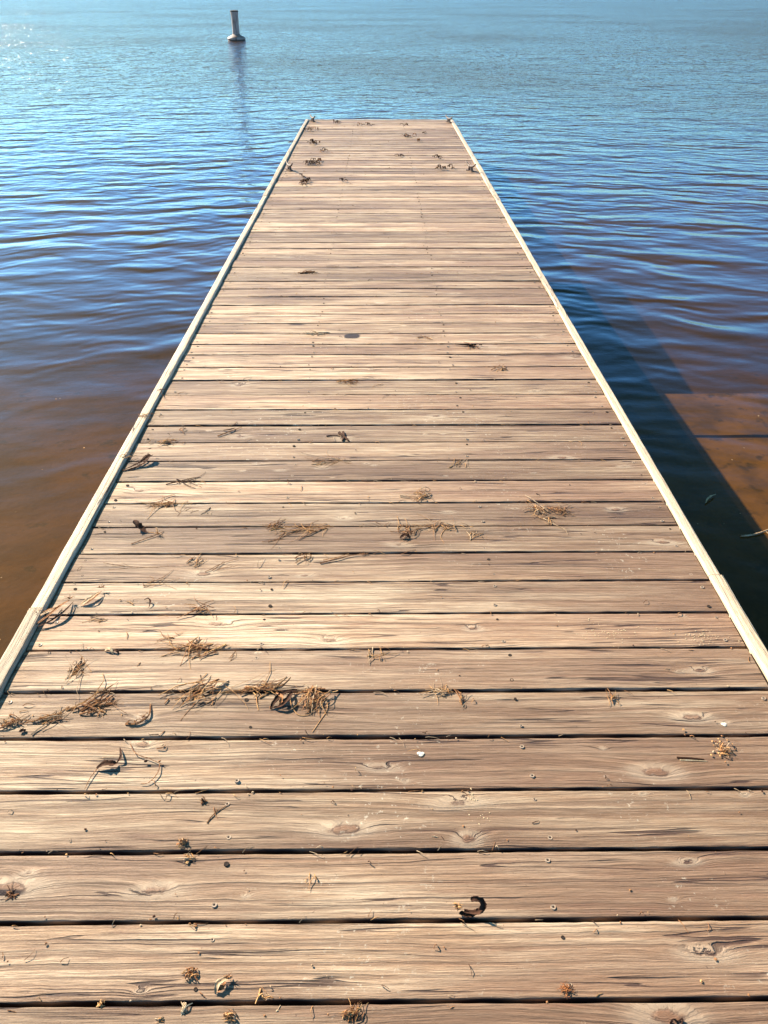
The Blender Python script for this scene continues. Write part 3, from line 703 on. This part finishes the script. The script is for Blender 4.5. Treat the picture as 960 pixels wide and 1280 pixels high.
# scattered crumbs nobody could count
mb = MB(); Rc = random.Random(77)
for _ in range(620):
    y = at(480, Rc.uniform(175, 1279)).y if Rc.random() < .75 else Rc.uniform(1, YEND - .1)
    x = Rc.uniform(XL + .01, XR - .01)
    if x > .2 and Rc.random() < .35: x = Rc.uniform(XL, .2)
    if Rc.random() < .45:
        g_ = min(gaps, key=lambda q: abs(q - y)); y = g_ + Rc.choice((-1, 1)) * Rc.uniform(.004, .010)
    mi = Rc.choice((0, 1, 1, 2, 3))
    if Rc.random() < .55: mb.crumb((x, y, DECK + .002), Rc.uniform(.0012, .0035) * (1 + y * .12), mi, Rc)
    else: mb.strand((x, y, DECK + .002), Rc.uniform(0, 6.28), Rc.choice((.010, .014, .022, .045 if x < .1 and y > 1.2 else .015)) * Rc.uniform(.6, 1.2), Rc.uniform(.0006, .0012) * (1 + y * .1), Rc.uniform(0, .006), mi, 1.2, Rc)
# fine pale fibres lining the gaps
for i in range(15, 45):
    for _ in range(Rc.randint(6, 16)):
        x = Rc.uniform(XL, XR) if Rc.random() < .5 else Rc.uniform(XL, .3)
        mb.strand((x, gaps[i] - Rc.uniform(0, .006), DECK + .001), Rc.gauss(0, .5), Rc.uniform(.01, .035), .0008, Rc.uniform(0, .004), Rc.choice((0, 3, 3, 1)), 1.0, Rc)
o = mb.build('plant_crumbs', SCRAPS, Vector((0, 3, DECK))); tag(o, 'fine brown crumbs and fibres strewn over the planks', 'debris', kind='stuff')
mb = MB()
for (cx, cy, w, h, n) in ((765, 792, 70, 18, 60), (880, 797, 44, 18, 75), (828, 787, 20, 6, 8), (590, 1000, 12, 20, 16), (600, 1025, 26, 20, 14), (730, 780, 60, 10, 10)):
    for _ in range(n):
        p = at(cx + Rc.gauss(0, .28) * w, cy + Rc.gauss(0, .28) * h)
        mb.crumb((p.x, p.y, DECK + .0012), Rc.uniform(.0008, .0026), 4, Rc, .3)
tag(mb.build('pale_crumbs', SCRAPS, at(800, 795)), 'two sprays of pale sawdust-like specks near the right edge board', 'debris', kind='stuff')
def blob(px, py, r, label):
    p = at(px, py); mb = MB(); n = 12; mb.v.append(Vector((p.x, p.y, DECK + .0022)))
    for k in range(n):
        t = 6.283 * k / n; rr = r * (1 + .18 * math.sin(3 * t) + random.uniform(-.08, .08))
        mb.v.append(Vector((p.x + 1.25 * rr * math.cos(t), p.y + rr * math.sin(t), DECK - .0005)))
    for k in range(n): mb.f.append((0, k + 1, (k + 1) % n + 1)); mb.m.append(0)
    return tag(mb.build('bird_dropping', [M_WHITE], p, smooth=True), label, 'bird dropping', 'dried droppings on the planks')
blob(526, 942, .0066, 'chalky white spot near the middle of a bare plank')
blob(905, 905, .0055, 'chalky white spot by the right edge, above the round mossy pile')

# ------------------------------------------------------------------ dock cleats
M_IRON = simple_mat('rusty_cleat_iron', (0.07, 0.045, 0.035), (0.16, 0.10, 0.07), 60, 0.55, 0.0008)
def cleat(px, py, label, rz):
    p = at(px, py); r = empty('dock_cleat', p); r.rotation_euler = (0, 0, rz)
    r.scale = (1.1, 1.1, 1.1)
    tag(r, label, 'dock cleat', 'mooring cleats near the dock end')
    mb = MB(); pts = []
    for i in range(15):
        t = i / 14 * 2 - 1
        pts.append(Vector((t * .085, 0, DECK + .040 + .030 * abs(t) ** 2.2)))
    n = len(pts); mb2 = MB()
    for i in range(n - 1):
        pass
    mb.tube(pts[7:], .0125, .006, 0, 8); mb.tube(pts[:8][::-1], .0125, .006, 0, 8)
    o = mesh_obj('horn', [(v.x, v.y, v.z - DECK) for v in mb.v], mb.f, M_IRON, r, smooth=True)
    mb = MB()
    for sx in (-.022, .022): mb.tube([Vector((sx * 1.25, 0, .004)), Vector((sx, 0, .02)), Vector((sx * .9, 0, .038))], .013, .009, 0, 8)
    v, f = box(-.05, .05, -.018, .018, .0012, .008); b = len(mb.v); mb.v += [Vector(q) for q in v]; mb.f += [tuple(b + i for i in q) for q in f]
    mesh_obj('base', mb.v, mb.f, M_IRON, r)
    return r
cleat(391, 152, 'dark iron cleat at the far left corner of the dock', R(-66))
cleat(362, 213, 'dark iron cleat by the left edge board, nearer than the corner one', R(-66))
cleat(561, 153, 'dark iron cleat at the far right corner of the dock', R(-66))
cleat(588, 214, 'dark iron cleat by the right edge board, nearer than the corner one', R(-66))

# ------------------------------------------------------------------ buoy
m, k, b = new_mat('chalky_buoy_plastic')
co = k.n.new('ShaderNodeTexCoord').outputs['Object']; s_ = k.sep(co)
dirt = k.noise(k.xyz(k.math('MULTIPLY', s_[0], 9), k.math('MULTIPLY', s_[1], 9), k.math('MULTIPLY', s_[2], 2.5)), 1.0, 4, .6)
col = k.mix(k.ramp(dirt, .42, .66), (0.38, 0.29, 0.25), (0.20, 0.12, 0.095))
k.link(col, b.inputs['Base Color']); b.inputs['Roughness'].default_value = .5
M_BUOY = m
M_BFOOT = simple_mat('algae_waterline', (0.07, 0.045, 0.035), (0.12, 0.085, 0.06), 12, .6, .003)
bp = at(296, 51, 0.0)
buoy = empty('marker_buoy', bp)
tag(buoy, 'off-white upright spar buoy with a wide round float collar, alone on the far water', 'buoy')
v, f = lathe([(.185, .20), (.178, .28), (.170, .36), (.164, .7), (.168, 1.02), (.182, 1.12), (.190, 1.15), (.190, 1.18)], 32)
mesh_obj('spar', v, f, M_BUOY, buoy, smooth=True).data.set_sharp_from_angle(angle=R(40))
v, f = lathe([(.196, 1.182), (.198, 1.21), (.190, 1.235), (.10, 1.25), (.02, 1.255)], 32)
mesh_obj('cap', v, f, M_BFOOT, buoy, smooth=True).data.set_sharp_from_angle(angle=R(40))
v, f = lathe([(.38, .035), (.435, .06), (.44, .10), (.41, .145), (.33, .19), (.23, .235), (.17, .28)], 40)
mesh_obj('float_collar', v, f, M_BUOY, buoy, smooth=True)
v, f = lathe([(.20, -.7), (.30, -.3), (.40, -.08), (.43, .03), (.40, .045)], 40)
mesh_obj('hull', v, f, M_BFOOT, buoy, smooth=True)

# ------------------------------------------------------------------ water
m, k, b = new_mat('lake_water'); k.n.remove(b)
out = [n for n in k.n if n.type == 'OUTPUT_MATERIAL'][0]
P = k.n.new('ShaderNodeNewGeometry').outputs['Position']
sx, sy, sz_ = k.sep(P)
# slow warp so that the crests wander
wx = k.noise(P, .55, 2, .5); wy = k.noise(k.xyz(k.math('ADD', sx, 31.0), sy, 4.0), .7, 2, .5)
X = k.math('ADD', sx, k.math('MULTIPLY', k.math('SUBTRACT', wx, .5), 1.1))
Y = k.math('ADD', sy, k.math('MULTIPLY', k.math('SUBTRACT', wy, .5), .75))
waves = [(1.05, 80, .022), (.72, 110, .040), (.60, 70, .045), (.48, 101, .060), (.40, 122, .040), (.37, 84, .050), (.31, 60, .034), (.26, 108, .040), (.20, 90, .042), (.155, 70, .036), (.12, 118, .032)]
h = None
for i, (lam, ang, sl) in enumerate(waves):
    kk = 2 * math.pi / lam; ca, sa = math.cos(R(ang)), math.sin(R(ang))
    ph = k.math('MULTIPLY_ADD', X, kk * ca, k.math('MULTIPLY_ADD', Y, kk * sa, 1.7 * i))
    s = k.math('SINE', ph)
    env = k.noise(k.xyz(sx, sy, i * 9.1), .9 / lam * .5, 1)
    s = k.math('MULTIPLY', s, k.ramp(env, .38, .62, .0, 1.8))
    s = k.math('MULTIPLY', s, k.ramp(sx, -2.0, 3.0, 1.15, .35) if ang > 90 else k.ramp(sx, -3.0, 3.0, .75, 1.3))
    t = k.math('MULTIPLY', s, sl / kk)
    h = t if h is None else k.math('ADD', h, t)
# calmer in the shallows by the shore
calm = k.ramp(sy, 1.5, 9.0, .10, 1.0)
h = k.math('MULTIPLY', h, k.math('MULTIPLY', calm, .68))
fine = k.noise(k.xyz(k.math('MULTIPLY', sx, .55), sy, 0.0), 9.0, 3, .6)
gust = k.ramp(k.noise(P, .06, 3), .4, .65, .5, 1.3)
fa = k.math('MULTIPLY', k.math('MULTIPLY', k.ramp(sy, 4.0, 30.0, .003, .065), gust), fine)
h = k.math('ADD', h, fa)
mid = k.noise(k.xyz(k.math('MULTIPLY', sx, .5), sy, 7.0), 2.3, 3, .55)
h = k.math('ADD', h, k.math('MULTIPLY', mid, k.ramp(sy, 3.0, 20.0, .005, .090)))
far = k.noise(k.xyz(k.math('MULTIPLY', sx, .75), k.math('MULTIPLY', sy, .6), 3.0), 1.0, 4, .62)
h = k.math('ADD', h, k.math('MULTIPLY', far, k.ramp(sy, 5.0, 34.0, .0, .60)))
nrm = k.bump(h, 1.0, 1.0)
gl_ = k.n.new('ShaderNodeBsdfGlossy'); gl_.inputs['Roughness'].default_value = .10; k.link(nrm, gl_.inputs['Normal'])
df_ = k.n.new('ShaderNodeBsdfDiffuse')
silt = k.noise(P, .8, 4, .6)
k.link(k.mix(k.ramp(silt, .35, .7), (0.038, 0.022, 0.014), (0.062, 0.034, 0.019)), df_.inputs['Color'])
tr = k.n.new('ShaderNodeBsdfTransparent'); tr.inputs['Color'].default_value = (0.82, 0.63, 0.42, 1)
body = k.n.new('ShaderNodeMixShader'); k.link(k.ramp(sy, 3.0, 9.0, .93, .36), body.inputs[0])
k.link(df_.outputs[0], body.inputs[1]); k.link(tr.outputs[0], body.inputs[2])
dt = k.n.new('ShaderNodeVectorMath'); dt.operation = 'DOT_PRODUCT'; k.link(nrm, dt.inputs[0]); k.link(k.n.new('ShaderNodeNewGeometry').outputs['Incoming'], dt.inputs[1])
fr = k.math('POWER', k.math('SUBTRACT', 1.0, k.math('ABSOLUTE', dt.outputs['Value']), clamp=True), 5.0)
fr = k.math('MULTIPLY_ADD', fr, .975, .022, clamp=True)
mx = k.n.new('ShaderNodeMixShader'); k.link(fr, mx.inputs[0])
k.link(body.outputs[0], mx.inputs[1]); k.link(gl_.outputs[0], mx.inputs[2])
k.link(mx.outputs[0], out.inputs['Surface'])
M_WATER = m
S = 4000
o = mesh_obj('water', [(-S, -S, 0), (S, -S, 0), (S, S, 0), (-S, S, 0)], [(0, 1, 2, 3)], M_WATER)
tag(o, 'rippled blue lake water turning brown in the shallows', 'water', kind='structure')

# lake bed and the shore behind the photographer: one sheet
m, k, b = new_mat('lake_bed_silt')
P = k.n.new('ShaderNodeNewGeometry').outputs['Position']; z_ = k.sep(P)[2]
n1 = k.noise(P, 1.3, 5, .65); n2 = k.noise(P, 9.0, 4, .6)
col = k.mix(k.ramp(n1, .38, .62), (0.088, 0.055, 0.029), (0.048, 0.032, 0.019))
col = k.mix(k.ramp(n2, .58, .70), col, (0.035, 0.028, 0.014))
grass = k.mix(k.ramp(n2, .4, .6), (0.07, 0.09, 0.03), (0.12, 0.11, 0.05))
col = k.mix(k.ramp(k.math('ADD', z_, k.math('MULTIPLY', n1, .2)), .12, .35), col, grass)
k.link(col, b.inputs['Base Color']); b.inputs['Roughness'].default_value = .9
k.link(k.bump(n1, .6, .05), b.inputs['Normal'])
M_BED = m
ys = [-4000, -60, -12, -5, -3, -1.8, -1.0, -.4, 0, .5, 1, 2, 3, 4, 5, 6, 8, 10, 14, 20, 40, 4000]
zs = [6, 2.2, 1.0, .55, .35, .05, -.10, -.20, -.26, -.30, -.33, -.38, -.44, -.52, -.62, -.75, -1.0, -1.2, -1.6, -2.1, -3, -4]
xs_ = [-4000, -200, -40] + list(np.linspace(-14, 14, 57)) + [40, 200, 4000]
vs = []; r = np.random.default_rng(3)
for y, z in zip(ys, zs):
    for x in xs_: vs.append((x, y, z + (r.normal(0, .015) if abs(x) < 20 and -3 < y < 20 else 0)))
nx = len(xs_)
fs = [(j * nx + i, j * nx + i + 1, (j + 1) * nx + i + 1, (j + 1) * nx + i) for j in range(len(ys) - 1) for i in range(nx - 1)]
tag(mesh_obj('lake_bed', vs, fs, M_BED, smooth=True), 'silty brown lake bottom rising to the bank', 'lake bed', kind='structure')

# submerged slabs right of the dock
M_SLAB = simple_mat('silted_slab', (0.165, 0.114, 0.038), (0.070, 0.052, 0.020), 3.0, .9, .004, (0.050, 0.042, 0.016))
ya = at(880, 490, -.10).y; yb_ = at(880, 545, -.10).y
bs = empty('boat_ramp', (2.6, 2, -.1)); tag(bs, 'sunken brown concrete slabs in the shallow water right of the dock', 'boat ramp', kind='structure')
edges = [ya, yb_, yb_ - 1.9, yb_ - 3.8]
for i in range(len(edges) - 1):
    r = random.Random(i); y1, y0 = edges[i], edges[i + 1] + .012
    n = 24; vs = []; fs = []
    xsn = np.linspace(1.42, 5.2, n)
    for x in xsn:
        w1 = r.uniform(-.006, .006)
        vs += [(x, y0, -.16 + w1), (x, y0 + .012, -.105 + w1), (x, y1 - .012 + w1, -.105), (x, y1 + w1, -.16), (x, y1, -.36), (x, y0, -.36)]
    for a in range(n - 1):
        for j in range(6): fs.append((a * 6 + j, (a + 1) * 6 + j, (a + 1) * 6 + (j + 1) % 6, a * 6 + (j + 1) % 6))
    fs += [tuple(range(6)), tuple((n - 1) * 6 + j for j in range(6))[::-1]]
    o = mesh_obj('slab', [(q[0] - 2.6, q[1] - 2, q[2] + .1) for q in vs], fs, M_SLAB, bs)

# floating reed and twig
def wpath(pts, n=12):
    P = [at(x, y, z) for x, y, z in pts]; out = []
    for i in range(n):
        t = i / (n - 1) * (len(P) - 1); kx = min(int(t), len(P) - 2); u = t - kx
        out.append(P[kx].lerp(P[kx + 1], u))
    return out
def wstrand(mb, pts, r0, r1, mi):
    mb.tube(wpath(pts), r0, r1, mi, 6)
mb = MB(); mb.leaf(wpath([(882, 629, .006), (884, 624, .012), (889, 620, .014), (895, 618, .006)]), .012, 4, .4)
tag(mb.build('floating_reed', SCRAPS, at(887, 623, 0), smooth=True), 'pale curved reed floating in the dock shadow', 'reed')
mb = MB(); wstrand(mb, [(926, 670, .005), (938, 669, .007), (950, 666, .007), (966, 660, .006)], .0038, .0030, 3); wstrand(mb, [(950, 666, .006), (957, 664, .006), (962, 668, .004), (972, 672, .004)], .0028, .002, 3)
tag(mb.build('floating_twig', SCRAPS, at(945, 667, 0), smooth=True), 'pale forked twig floating at the edge of the dock shadow', 'twig')
mb = MB(); Rw = random.Random(9)
for (px, py) in ((75, 498), (70, 499), (53, 587), (20, 640), (88, 455), (160, 548), (105, 560), (2, 722), (0, 800), (870, 690), (905, 655), (880, 700), (872, 655), (925, 642), (22, 500), (108, 643), (930, 560), (948, 520), (915, 575)):
    p = at(px, py, 0); mb.crumb((p.x, p.y, .001), Rw.uniform(.002, .0055), Rw.choice((3, 4, 0)), Rw, .4)
tag(mb.build('floating_specks', SCRAPS, at(75, 498, 0)), 'tiny pale specks drifting on the calm shallow water', 'debris', kind='stuff')

# ------------------------------------------------------------------ light
AZ, EL = -47.0, 31.0                       # sun: to the left of the view direction, degrees
sd = Vector((math.sin(R(AZ)) * math.cos(R(EL)), math.cos(R(AZ)) * math.cos(R(EL)), math.sin(R(EL))))
L = bpy.data.lights.new('sun', 'SUN'); L.energy = 5.0; L.angle = R(.53); L.color = (1.0, .86, .665)
lo = bpy.data.objects.new('sun', L); COL.objects.link(lo); lo.rotation_euler = sd.to_track_quat('Z', 'Y').to_euler()
w = bpy.data.worlds.new('World'); SC.world = w; w.use_nodes = True
nt = w.node_tree; bg = nt.nodes['Background']; sky = nt.nodes.new('ShaderNodeTexSky'); sky.sky_type = 'NISHITA'; sky.sun_disc = False
sky.sun_elevation = R(EL); sky.sun_rotation = R(AZ); sky.altitude = 0; sky.air_density = 1.0; sky.dust_density = .6; sky.ozone_density = 1.4
tint = nt.nodes.new('ShaderNodeMix'); tint.data_type = 'RGBA'; tint.blend_type = 'MULTIPLY'; tint.inputs[0].default_value = 1
nt.links.new(sky.outputs[0], tint.inputs[6])
kw = NT(nt); dz_ = kw.sep(nt.nodes.new('ShaderNodeTexCoord').outputs['Generated'])[2]
nt.links.new(kw.mix(kw.ramp(dz_, .12, .62), (.32, .70, 1.10), (.185, .335, .265)), tint.inputs[7])
nt.links.new(tint.outputs[2], bg.inputs[0]); bg.inputs[1].default_value = .12

cd = bpy.data.cameras.new('camera'); cam = bpy.data.objects.new('camera', cd); COL.objects.link(cam); SC.camera = cam
cd.sensor_fit = 'VERTICAL'; cd.sensor_height = 24; cd.lens = 24 * F / H0; cd.clip_start = .05; cd.clip_end = 9000
cam.location = CAM; cam.rotation_euler = (math.pi / 2 - PITCH, 0, -YAW)
SC.render.resolution_x = 768; SC.render.resolution_y = 1024
SC.view_settings.view_transform = 'Standard'; SC.view_settings.look = 'None'; SC.view_settings.gamma = 1; SC.view_settings.exposure = 1.46
SC.view_settings.use_curve_mapping = False
SC.cycles.max_bounces = 6; SC.cycles.transparent_max_bounces = 8
